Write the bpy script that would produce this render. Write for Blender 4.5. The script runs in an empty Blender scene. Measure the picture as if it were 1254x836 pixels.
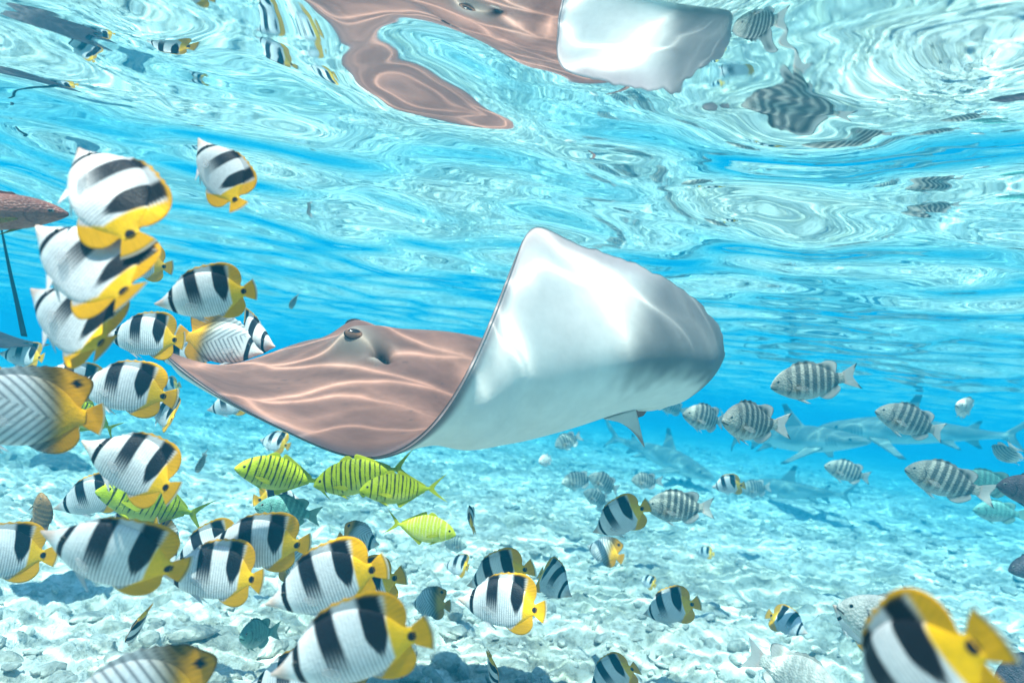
import bpy, bmesh, math, random
import numpy as np
from mathutils import Matrix, Vector

random.seed(7)
RNG = np.random.RandomState(11)
SC = bpy.context.scene
COL = SC.collection

# ------------------------------------------------------------------ camera
FPX = 766.0                       # focal length in photograph pixels (22 mm on a 36 mm sensor)
CX, CY = 627.0, 418.0
CAM = np.array([0.0, 0.0, -0.455])  # the water surface is z = 0
PITCH, ROLL = math.radians(4.3), math.radians(7.0)
R0 = np.array([1.0, 0, 0]); F = np.array([0, math.cos(PITCH), math.sin(PITCH)]); U0 = np.array([0, -math.sin(PITCH), math.cos(PITCH)])
R = math.cos(ROLL) * R0 + math.sin(ROLL) * U0
U = -math.sin(ROLL) * R0 + math.cos(ROLL) * U0
cam_data = bpy.data.cameras.new('camera')
cam_data.lens = 22.0; cam_data.sensor_width = 36.0
cam_data.clip_start = 0.02; cam_data.clip_end = 300.0
cam_data.dof.use_dof = True; cam_data.dof.focus_distance = 1.25; cam_data.dof.aperture_fstop = 4.0
cam = bpy.data.objects.new('camera', cam_data); COL.objects.link(cam)
cam.matrix_world = Matrix(((R[0], U[0], -F[0], CAM[0]), (R[1], U[1], -F[1], CAM[1]), (R[2], U[2], -F[2], CAM[2]), (0, 0, 0, 1)))
SC.camera = cam

# ------------------------------------------------------------------ sky, sun, exposure
SUN_EL, SUN_AZ = math.radians(67), math.radians(205)      # azimuth from +Y (view direction), clockwise
world = bpy.data.worlds.new('World'); SC.world = world; world.use_nodes = True
nt = world.node_tree
sky = nt.nodes.new('ShaderNodeTexSky'); sky.sky_type = 'NISHITA'; sky.sun_disc = False
sky.sun_elevation = SUN_EL; sky.sun_rotation = SUN_AZ
bg = nt.nodes['Background']; bg.inputs['Strength'].default_value = 0.15
nt.links.new(sky.outputs['Color'], bg.inputs['Color'])
sd = Vector((math.sin(SUN_AZ) * math.cos(SUN_EL), math.cos(SUN_AZ) * math.cos(SUN_EL), math.sin(SUN_EL)))
sun_l = bpy.data.lights.new('sun', 'SUN'); sun_l.energy = 5.0; sun_l.angle = math.radians(0.5); sun_l.color = (1.0, 0.91, 0.80)
sun = bpy.data.objects.new('sun', sun_l); COL.objects.link(sun)
sun.rotation_euler = sd.to_track_quat('Z', 'Y').to_euler()
SC.view_settings.view_transform = 'Standard'; SC.view_settings.look = 'None'
SC.view_settings.gamma = 1.0; SC.view_settings.use_curve_mapping = False
SC.view_settings.exposure = 0.48
SC.render.engine = 'CYCLES'
cy = SC.cycles
cy.use_denoising = True
cy.max_bounces = 9; cy.diffuse_bounces = 3; cy.glossy_bounces = 3; cy.transmission_bounces = 4
cy.volume_bounces = 3; cy.transparent_max_bounces = 12
cy.sample_clamp_indirect = 6.0
cy.caustics_reflective = False; cy.caustics_refractive = False

# ------------------------------------------------------------------ helpers
def px(x, y, d):
    """world point at photograph pixel x, y and depth d metres along the view axis"""
    return CAM + d * (F + (x - CX) / FPX * R - (y - CY) / FPX * U)

def lin(r, g, b):
    c = np.array([r, g, b]) / 255.0
    return np.where(c <= 0.04045, c / 12.92, ((c + 0.055) / 1.055) ** 2.4)

def sm(a, b, x):
    t = np.clip((x - a) / (b - a), 0, 1)
    return t * t * (3 - 2 * t)

def cspline(xs, ys, xq):
    """natural cubic spline through ys (n, ...) at xs"""
    xs = np.asarray(xs, float); ys = np.asarray(ys, float); xq = np.asarray(xq, float)
    n = len(xs); h = np.diff(xs)
    A = np.zeros((n, n)); B = np.zeros((n,) + ys.shape[1:])
    A[0, 0] = A[-1, -1] = 1
    for i in range(1, n - 1):
        A[i, i - 1], A[i, i], A[i, i + 1] = h[i - 1], 2 * (h[i - 1] + h[i]), h[i]
        B[i] = 6 * ((ys[i + 1] - ys[i]) / h[i] - (ys[i] - ys[i - 1]) / h[i - 1])
    M = np.linalg.solve(A, B.reshape(n, -1)).reshape(B.shape)
    k = np.clip(np.searchsorted(xs, xq) - 1, 0, n - 2)
    sh = (-1,) + (1,) * (ys.ndim - 1)
    hk = h[k].reshape(sh); a = (xs[k + 1] - xq).reshape(sh) / hk; b = (xq - xs[k]).reshape(sh) / hk
    return a * ys[k] + b * ys[k + 1] + ((a ** 3 - a) * M[k] + (b ** 3 - b) * M[k + 1]) * hk ** 2 / 6

def tab(t, xq):
    t = np.array(t); return cspline(t[:, 0], t[:, 1], xq)

def make_mesh(name, verts, faces, mat, col=None, smooth=True):
    me = bpy.data.meshes.new(name)
    me.from_pydata([tuple(v) for v in verts] if not isinstance(verts, np.ndarray) else verts.tolist(), [], faces)
    me.update()
    if col is not None:
        at = me.color_attributes.new('Col', 'FLOAT_COLOR', 'POINT')
        c = np.ones((len(verts), 4), np.float32); c[:, :col.shape[1]] = col
        at.data.foreach_set('color', c.ravel())
    if smooth:
        me.polygons.foreach_set('use_smooth', [True] * len(me.polygons))
    me.materials.append(mat)
    return me

def link(name, me, parent=None):
    o = bpy.data.objects.new(name, me); COL.objects.link(o)
    if parent is not None: o.parent = parent
    return o

def tag(o, label=None, category=None, group=None, kind=None):
    if label: o['label'] = label
    if category: o['category'] = category
    if group: o['group'] = group
    if kind: o['kind'] = kind
    return o

def grid_faces(nu, nv, off=0, wrap=False, flip=False):
    i, j = np.meshgrid(np.arange(nu - 1), np.arange(nv if wrap else nv - 1), indexing='ij')
    i = i.ravel(); j = j.ravel(); j2 = (j + 1) % nv
    q = np.stack([i * nv + j, (i + 1) * nv + j, (i + 1) * nv + j2, i * nv + j2], 1) + off
    if flip: q = q[:, ::-1]
    return q.tolist()

# ------------------------------------------------------------------ node helper
class NT:
    def __init__(self, name):
        self.m = bpy.data.materials.new(name); self.m.use_nodes = True
        self.t = self.m.node_tree; self.out = self.t.nodes['Material Output']; self.p = self.t.nodes.get('Principled BSDF')
    def n(self, typ, inp=None, **kw):
        nd = self.t.nodes.new(typ)
        for k, v in kw.items(): setattr(nd, k, v)
        for k, v in (inp or {}).items():
            if hasattr(v, 'links'): self.t.links.new(v, nd.inputs[k])
            else: nd.inputs[k].default_value = v
        return nd
    def math(self, op, a, b=0.0, clamp=False):
        return self.n('ShaderNodeMath', {0: a, 1: b}, operation=op, use_clamp=clamp).outputs[0]
    def vmath(self, op, a, b):
        return self.n('ShaderNodeVectorMath', {0: a, 1: b}, operation=op).outputs[0]
    def ramp(self, fac, stops, interp='LINEAR'):
        nd = self.n('ShaderNodeValToRGB', {'Fac': fac}); cr = nd.color_ramp; cr.interpolation = interp
        while len(cr.elements) < len(stops): cr.elements.new(0.5)
        for e, (p, c) in zip(cr.elements, stops): e.position = p; e.color = (*c, 1)
        return nd.outputs['Color']
    def mix(self, fac, a, b, blend='MIX'):
        nd = self.n('ShaderNodeMix', data_type='RGBA', blend_type=blend)
        for i, v in ((0, fac), (6, a), (7, b)):
            if hasattr(v, 'links'): self.t.links.new(v, nd.inputs[i])
            else: nd.inputs[i].default_value = v if i == 0 else (*v, 1)
        return nd.outputs[2]
    def link(self, a, b): self.t.links.new(a, b)

# ------------------------------------------------------------------ materials of the setting
def mat_water():
    n = NT('water_surface')
    n.t.nodes.remove(n.p)
    geo = n.n('ShaderNodeNewGeometry'); pos = geo.outputs['Position']
    # fine ripples
    w = n.n('ShaderNodeMapping', {'Vector': pos, 'Rotation': (0, 0, 0.5), 'Scale': (1.0, 1.7, 1.0)}).outputs[0]
    nz = n.n('ShaderNodeTexNoise', {'Vector': w, 'Scale': 4.0, 'Detail': 1.0, 'Roughness': 0.4, 'Distortion': 0.8})
    bump = n.n('ShaderNodeBump', {'Height': nz.outputs[0], 'Strength': 0.12, 'Distance': 0.02}).outputs[0]
    # caustics painted into the transparent colour: bright lines in what the surface lets through
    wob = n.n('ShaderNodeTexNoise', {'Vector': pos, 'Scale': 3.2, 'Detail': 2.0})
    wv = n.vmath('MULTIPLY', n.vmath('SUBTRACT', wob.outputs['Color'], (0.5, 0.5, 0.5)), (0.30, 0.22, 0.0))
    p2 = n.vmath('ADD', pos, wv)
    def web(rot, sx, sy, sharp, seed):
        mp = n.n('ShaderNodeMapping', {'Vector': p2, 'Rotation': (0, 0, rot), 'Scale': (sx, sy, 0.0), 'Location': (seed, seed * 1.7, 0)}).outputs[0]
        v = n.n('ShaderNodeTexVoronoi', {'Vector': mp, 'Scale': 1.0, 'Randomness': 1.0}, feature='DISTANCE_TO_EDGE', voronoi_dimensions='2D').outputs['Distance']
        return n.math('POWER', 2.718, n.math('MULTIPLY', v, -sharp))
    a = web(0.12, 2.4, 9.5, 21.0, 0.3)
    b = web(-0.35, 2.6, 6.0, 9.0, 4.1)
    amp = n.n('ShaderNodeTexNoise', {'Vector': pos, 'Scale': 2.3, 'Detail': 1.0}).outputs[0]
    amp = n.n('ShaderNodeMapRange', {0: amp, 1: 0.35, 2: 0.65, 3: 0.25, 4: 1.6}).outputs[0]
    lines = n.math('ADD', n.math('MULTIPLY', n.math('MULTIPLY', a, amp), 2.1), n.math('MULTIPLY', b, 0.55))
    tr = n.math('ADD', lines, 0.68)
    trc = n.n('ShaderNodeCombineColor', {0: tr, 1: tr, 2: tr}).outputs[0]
    fr = n.n('ShaderNodeFresnel', {'IOR': 1.333, 'Normal': bump}).outputs[0]
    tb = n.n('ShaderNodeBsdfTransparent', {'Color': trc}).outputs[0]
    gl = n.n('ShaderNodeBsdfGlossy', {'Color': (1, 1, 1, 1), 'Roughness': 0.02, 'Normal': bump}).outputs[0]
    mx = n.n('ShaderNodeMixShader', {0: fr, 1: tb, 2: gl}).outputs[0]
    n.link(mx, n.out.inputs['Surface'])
    return n.m

def mat_seabed():
    n = NT('coral_sand')
    geo = n.n('ShaderNodeNewGeometry'); pos = geo.outputs['Position']
    big = n.n('ShaderNodeTexNoise', {'Vector': pos, 'Scale': 1.1, 'Detail': 4.0, 'Roughness': 0.6}).outputs[0]
    med = n.n('ShaderNodeTexNoise', {'Vector': pos, 'Scale': 7.0, 'Detail': 5.0, 'Roughness': 0.65, 'Distortion': 0.4}).outputs[0]
    fine = n.n('ShaderNodeTexNoise', {'Vector': pos, 'Scale': 55.0, 'Detail': 3.0, 'Roughness': 0.7}).outputs[0]
    gran = n.n('ShaderNodeTexNoise', {'Vector': pos, 'Scale': 21.0, 'Detail': 4.0, 'Roughness': 0.7, 'Distortion': 0.5}).outputs[0]
    sand = n.ramp(med, [(0.30, (0.42, 0.40, 0.35)), (0.42, (0.70, 0.67, 0.59)), (0.55, (0.86, 0.84, 0.78)), (0.75, (0.90, 0.88, 0.84))])
    spots = n.ramp(gran, [(0.32, (0.16, 0.155, 0.14)), (0.45, (0.62, 0.60, 0.55)), (0.54, (1, 1, 1))])
    c = n.mix(0.7, sand, spots, 'MULTIPLY')
    crevice = n.ramp(big, [(0.40, (0.50, 0.50, 0.45)), (0.54, (1, 1, 1))])  # broad noise darkening, crevice shade painted into the sand colour
    c = n.mix(0.75, c, crevice, 'MULTIPLY')
    n.link(c, n.p.inputs['Base Color']); n.p.inputs['Roughness'].default_value = 0.95
    h = n.math('ADD', n.math('ADD', n.math('MULTIPLY', fine, 0.35), n.math('MULTIPLY', gran, 0.6)), med)
    b = n.n('ShaderNodeBump', {'Height': h, 'Strength': 0.8, 'Distance': 0.03}).outputs[0]
    n.link(b, n.p.inputs['Normal'])
    return n.m

def mat_rock(name, c0, c1, c2):
    n = NT(name)
    tc = n.n('ShaderNodeNewGeometry').outputs['Position']
    a = n.n('ShaderNodeTexNoise', {'Vector': tc, 'Scale': 14.0, 'Detail': 6.0, 'Roughness': 0.7}).outputs[0]
    v = n.n('ShaderNodeTexVoronoi', {'Vector': tc, 'Scale': 60.0}).outputs['Distance']
    c = n.ramp(a, [(0.3, c0), (0.5, c1), (0.7, c2)])
    n.link(c, n.p.inputs['Base Color']); n.p.inputs['Roughness'].default_value = 0.95
    b = n.n('ShaderNodeBump', {'Height': n.math('ADD', a, n.math('MULTIPLY', v, 0.4)), 'Strength': 0.9, 'Distance': 0.02}).outputs[0]
    n.link(b, n.p.inputs['Normal'])
    return n.m

def mat_skin(name, rough=0.4, bump_scale=60.0, bump=0.15, spec=0.4, noise=0.12, alpha=False, translucent=0.0, stretch=(1, 1, 1), shape='VORONOI'):
    """colour from the animal's own marking (attribute), grain and scales from nodes"""
    n = NT(name)
    at = n.n('ShaderNodeVertexColor', layer_name='Col')
    oc = n.n('ShaderNodeTexCoord').outputs['Object']
    oc = n.n('ShaderNodeMapping', {'Vector': oc, 'Scale': stretch}).outputs[0]
    nz = n.n('ShaderNodeTexNoise', {'Vector': oc, 'Scale': bump_scale * 0.4, 'Detail': 4.0, 'Roughness': 0.65}).outputs[0]
    var = n.n('ShaderNodeMapRange', {0: nz, 1: 0.3, 2: 0.7, 3: 1.0 - noise * 1.5, 4: 1.0 + noise * 0.5}).outputs[0]
    vc = n.n('ShaderNodeCombineColor', {0: var, 1: var, 2: var}).outputs[0]
    c = n.mix(1.0, at.outputs['Color'], vc, 'MULTIPLY')
    n.link(c, n.p.inputs['Base Color'])
    n.p.inputs['Roughness'].default_value = rough
    n.p.inputs['Specular IOR Level'].default_value = spec
    if shape == 'VORONOI':
        h = n.n('ShaderNodeTexVoronoi', {'Vector': oc, 'Scale': bump_scale}).outputs['Distance']
    else:
        h = n.n('ShaderNodeTexNoise', {'Vector': oc, 'Scale': bump_scale, 'Detail': 5.0}).outputs[0]
    b = n.n('ShaderNodeBump', {'Height': h, 'Strength': bump, 'Distance': 0.01}).outputs[0]
    n.link(b, n.p.inputs['Normal'])
    sh = n.p.outputs[0]
    if translucent:
        tl = n.n('ShaderNodeBsdfTranslucent', {'Color': c}).outputs[0]
        sh = n.n('ShaderNodeMixShader', {0: translucent, 1: sh, 2: tl}).outputs[0]
    if alpha:
        tb = n.n('ShaderNodeBsdfTransparent').outputs[0]
        sh = n.n('ShaderNodeMixShader', {0: at.outputs['Alpha'], 1: tb, 2: sh}).outputs[0]
    n.link(sh, n.out.inputs['Surface'])
    return n.m

M_WATER = mat_water(); M_SEABED = mat_seabed()
M_RUBBLE = mat_rock('coral_rubble', (0.22, 0.21, 0.19), (0.55, 0.52, 0.46), (0.84, 0.82, 0.76))
M_DARKROCK = mat_rock('dark_coral_rock', (0.04, 0.035, 0.035), (0.10, 0.085, 0.08), (0.22, 0.19, 0.17))
M_SCALE = mat_skin('fish_scales', 0.5, 62.0, 0.14, 0.12, 0.10, stretch=(1, 1, 1.1))
M_BIGSCALE = mat_skin('large_fish_scales', 0.42, 44.0, 0.30, 0.22, 0.22)
M_FIN = mat_skin('fish_fin', 0.5, 30.0, 0.10, 0.10, 0.08, alpha=True, translucent=0.35, stretch=(0.4, 1, 2.4))
M_EYE = mat_skin('fish_eye', 0.12, 10.0, 0.0, 0.3, 0.0)
M_SHARK = mat_skin('shark_skin', 0.5, 80.0, 0.05, 0.3, 0.08, shape='NOISE')
M_RAY = mat_skin('ray_skin', 0.5, 34.0, 0.08, 0.15, 0.09, shape='NOISE')

# ------------------------------------------------------------------ the setting: water surface, seabed, haze
SEABED = -1.375

def polar_grid(r0, r1, nr):
    ang = np.concatenate([np.radians(np.arange(-62, 62, 0.30)), np.radians(np.arange(62, 298, 3.0))])
    rad = np.concatenate([[0.0], r0 * (r1 / r0) ** (np.arange(nr) / (nr - 1))])
    rr, aa = np.meshgrid(rad, ang, indexing='ij')
    x = rr * np.sin(aa); y = rr * np.cos(aa)
    return x, y, rr, len(rad), len(ang)

def waves(x, y, rr, n, lmin, lmax, slope, spread, heading, seed, cell=0.0062, power=0.0):
    rs = np.random.RandomState(seed); z = np.zeros_like(x)
    for i in range(n):
        lam = lmin * (lmax / lmin) ** rs.rand()
        k = 2 * math.pi / lam; a = heading + rs.randn() * spread
        amp = slope * (lam / lmax) ** power / k * (0.5 + rs.rand()) * math.sqrt(2.0 / n)
        fade = sm(2.5, 5.0, lam / np.maximum(rr * cell, 1e-3))
        ph = k * (x * math.sin(a) + y * math.cos(a)) + rs.rand() * 6.283
        z += amp * fade * np.sin(ph)
    return z

def value_noise(x, y, scale, seed):
    rs = np.random.RandomState(seed); T = rs.rand(256, 256)
    u = x * scale; v = y * scale
    i = np.floor(u).astype(int); j = np.floor(v).astype(int); fu = u - i; fv = v - j
    fu = fu * fu * (3 - 2 * fu); fv = fv * fv * (3 - 2 * fv)
    g = lambda a, b: T[a % 256, b % 256]
    return (g(i, j) * (1 - fu) + g(i + 1, j) * fu) * (1 - fv) + (g(i, j + 1) * (1 - fu) + g(i + 1, j + 1) * fu) * fv - 0.5

def build_water():
    x, y, rr, nu, nv = polar_grid(0.15, 44.0, 620)
    z = waves(x, y, rr, 40, 0.6, 2.0, 0.050, 0.9, 0.35, 3) + waves(x, y, rr, 60, 0.26, 0.60, 0.064, 1.5, 0.2, 21) + waves(x, y, rr, 50, 0.13, 0.26, 0.009, 1.5, 0.2, 5)
    v = np.stack([x, y, z], -1).reshape(-1, 3)
    me = make_mesh('water_surface', v, grid_faces(nu, nv, wrap=True), M_WATER)
    # normals must face up
    o = link('water_surface', me)
    if me.polygons[5000].normal.z < 0:
        me.flip_normals()
    tag(o, 'rippled underside of the lagoon surface mirroring the sand', 'water', kind='structure')

def bed_height(x, y):
    h = 0.10 * value_noise(x + 40, y + 17, 0.7, 1) + 0.075 * value_noise(x + 9, y + 5, 2.1, 2)
    for sc, amp, sd_ in ((4.5, 0.052, 3), (10.5, 0.046, 4), (23.0, 0.026, 5), (49.0, 0.017, 6), (90.0, 0.008, 7)):
        nval = value_noise(x * 1.03 + y * 0.2 + 3.3 * sd_, y * 0.98 - x * 0.23 + 7.1, sc, sd_)
        h = h + amp * (np.abs(nval) * -1.7 + 0.35 + 0.5 * nval)
    return h

def build_seabed():
    x, y, rr, nu, nv = polar_grid(0.3, 44.0, 640)
    h = bed_height(x, y)
    # pitted coral crust patches
    v = np.stack([x, y, SEABED + h * (1 - sm(8, 30, rr) * 0.7)], -1).reshape(-1, 3)
    me = make_mesh('seabed', v, grid_faces(nu, nv, wrap=True), M_SEABED)
    if me.polygons[5000].normal.z < 0: me.flip_normals()
    tag(link('seabed', me), 'pale coral sand and rubble bottom of the lagoon', 'seabed', kind='structure')

def ico(sub):
    bm = bmesh.new(); bmesh.ops.create_icosphere(bm, subdivisions=sub, radius=1.0)
    v = np.array([p.co[:] for p in bm.verts]); f = [[q.index for q in p.verts] for p in bm.faces]; bm.free()
    return v, np.array(f)

def build_rubble():
    v0, f0 = ico(2); rs = np.random.RandomState(5)
    shapes = []
    for k in range(14):
        d = v0 * (1 + 0.45 * rs.randn(3) * 0.4)
        for q in range(5):
            dirn = rs.randn(3); dirn /= np.linalg.norm(dirn)
            d = d + dirn * (0.32 * np.maximum(0, v0 @ dirn - 0.35))[:, None] * rs.choice([-1.2, 1])
        shapes.append(d + 0.08 * rs.randn(*v0.shape))
    V, Fc, XY, off = [], [], [], 0
    N = 9000
    for i in range(N):
        r = 0.9 * (16.0 / 0.9) ** (rs.rand() ** 0.8); a = math.radians(rs.uniform(-60, 60))
        x, y = r * math.sin(a), r * math.cos(a)
        if value_noise(np.array(x + 50), np.array(y + 60), 0.9, 12) < rs.uniform(-0.35, 0.15): continue
        s = 0.0062 * (1 + 3.0 * rs.rand() ** 3) * (1 + 0.15 * r)
        p = shapes[rs.randint(14)] * s * np.array([1.0 + rs.rand() * 0.9, 1.0, 0.45 + 0.4 * rs.rand()])
        c, sn = math.cos(rs.rand() * 6.28), math.sin(rs.rand() * 6.28)
        nrm = math.hypot(c, sn); c, sn = c / nrm, sn / nrm
        p = np.stack([p[:, 0] * c - p[:, 1] * sn, p[:, 0] * sn + p[:, 1] * c, p[:, 2]], 1)
        V.append(p + np.array([x, y, SEABED + 0.1 * s])); Fc.append(f0 + off); off += len(v0); XY.append((x, y))
    hz = bed_height(*np.array(XY).T)
    for p, h in zip(V, hz): p[:, 2] += h
    me = make_mesh('coral_rubble', np.concatenate(V), np.concatenate(Fc).tolist(), M_RUBBLE)
    tag(link('coral_rubble', me), 'loose bits of pale broken coral strewn over the sand', 'coral rubble', kind='stuff')

def build_rock(pos, size, seed, mat, label):
    v0, f0 = ico(4); rs = np.random.RandomState(seed); d = v0.copy()
    for q in range(34):
        dirn = rs.randn(3); dirn /= np.linalg.norm(dirn); w = rs.uniform(0.5, 0.93)
        d = d + dirn * (rs.uniform(-0.3, 0.55) * np.maximum(0, v0 @ dirn - w) / (1 - w) * 0.4)[:, None]
    d = d * (1 + 0.05 * rs.randn(len(v0))[:, None]) * np.array(size)
    me = make_mesh('coral_rock', d, f0.tolist(), mat)
    o = link('coral_rock', me); o.location = pos
    tag(o, label, 'coral rock', 'coral rocks lying on the seabed')
    return o

def build_haze():
    bm = bmesh.new(); bmesh.ops.create_cube(bm, size=1.0)
    me = bpy.data.meshes.new('haze'); bm.to_mesh(me); bm.free()
    z0, z1 = SEABED - 1.2, 0.30
    o = link('haze', me); o.location = (0, 0, (z0 + z1) / 2); o.scale = (96, 96, z1 - z0)
    n = NT('water_haze'); n.t.nodes.remove(n.p)
    sc_ = np.array([0.001, 0.037, 0.062]); ext = np.array([HAZE, 0.108, 0.098])
    colr = sc_ / HAZE; ab = (1 - (ext - sc_) / (HAZE * (1 - colr))) ** 2; ab[0] = 0
    v = n.n('ShaderNodeVolumePrincipled', {'Color': (*colr, 1), 'Density': HAZE, 'Anisotropy': 0.0, 'Absorption Color': (*ab, 1)})
    n.link(v.outputs[0], n.out.inputs['Volume'])
    me.materials.append(n.m)
    tag(o, 'clear turquoise water that fades far things to blue', 'water', kind='stuff')

HAZE = 0.225
build_water(); build_seabed(); build_rubble(); build_haze()
# ------------------------------------------------------------------ fish: shared builders
def mixc(a, b, m):
    return a + (b - a) * m[..., None]

def body_geo(top, bot, wid, x0, x1, nx, nr, pz=1.0):
    u = np.linspace(0, 1, nx); x = x0 + (x1 - x0) * (u * 0.85 + 0.15 * u ** 2)
    t, b, w = tab(top, x), tab(bot, x), tab(wid, x)
    zc, h = (t + b) / 2, (t - b) / 2
    th = np.linspace(0, 2 * math.pi, nr, endpoint=False)
    z = zc[:, None] + h[:, None] * np.sign(np.cos(th)) * np.abs(np.cos(th)) ** pz
    y = w[:, None] * np.sin(th) * (0.86 + 0.14 * np.abs(np.sin(th)))
    v = np.stack([np.repeat(x[:, None], nr, 1), y, z], -1).reshape(-1, 3)
    f = grid_faces(nx, nr, wrap=True)
    f.append(list(range(nr))[::-1] if False else list(range(nr))); f.append(list(range((nx - 1) * nr, nx * nr))[::-1])
    return v, f

def sheet_geo(P, nu, nv, half0=0.006, half1=0.0012, ndir=None):
    """closed thin fin: P(u, v) -> centre points; v = 0 is the root, v = 1 the free edge"""
    u, v = np.meshgrid(np.linspace(0, 1, nu), np.linspace(0, 1, nv), indexing='ij')
    p = P(u, v)
    if ndir is None:
        d = np.array([0, 1.0, 0])
    else:
        d = np.array(ndir, float); d /= np.linalg.norm(d)
    hw = (half0 + (half1 - half0) * v)[..., None]
    a = (p + d * hw).reshape(-1, 3); b = (p - d * hw).reshape(-1, 3)
    n = nu * nv
    f = grid_faces(nu, nv) + grid_faces(nu, nv, off=n, flip=True)
    def rim(idx):
        return [[idx[k], idx[k + 1], idx[k + 1] + n, idx[k] + n] for k in range(len(idx) - 1)]
    f += rim([i * nv + nv - 1 for i in range(nu)]) + rim([i * nv for i in range(nu)][::-1])
    f += rim(list(range(nv))) + rim([(nu - 1) * nv + j for j in range(nv)][::-1])
    return np.concatenate([a, b]), f, np.concatenate([v.ravel(), v.ravel()]), np.concatenate([u.ravel(), u.ravel()])

def eye_geo(c, r, side, squash=0.45):
    nu, nv = 9, 14
    a = np.linspace(0, math.pi * 0.55, nu); b = np.linspace(0, 2 * math.pi, nv, endpoint=False)
    aa, bb = np.meshgrid(a, b, indexing='ij')
    v = np.stack([c[0] + r * np.sin(aa) * np.cos(bb), c[1] + side * r * squash * np.cos(aa), c[2] + r * np.sin(aa) * np.sin(bb)], -1).reshape(-1, 3)
    return v, grid_faces(nu, nv, wrap=True, flip=side > 0), aa.ravel() / (math.pi / 2)

def bend(v, a):
    """swing of the tail; v has x from 0 at the snout to 1 at the tail"""
    q = np.maximum(0, v[:, 0] - 0.30)
    o = v.copy()
    o[:, 1] += a * (q ** 2) * 1.1 - a * 0.06 * v[:, 0]
    o[:, 0] -= 0.35 * (a ** 2) * q ** 2
    return o

def finish(v):
    o = v.copy(); o[:, 0] = 0.5 - v[:, 0]; return o

class Species:
    """one kind of fish: list of (part name, mesh, parent part) for each amount of bend"""
    def __init__(self, name, parts_fn, bends=(-0.42, -0.12, 0.15, 0.45)):
        self.variants = []
        for k, a in enumerate(bends):
            ps = []
            for pname, v, f, c, mat in parts_fn():
                ps.append((pname, make_mesh(pname, finish(bend(v, a)), f, mat, c)))
            self.variants.append(ps)
        self.name = name

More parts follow.
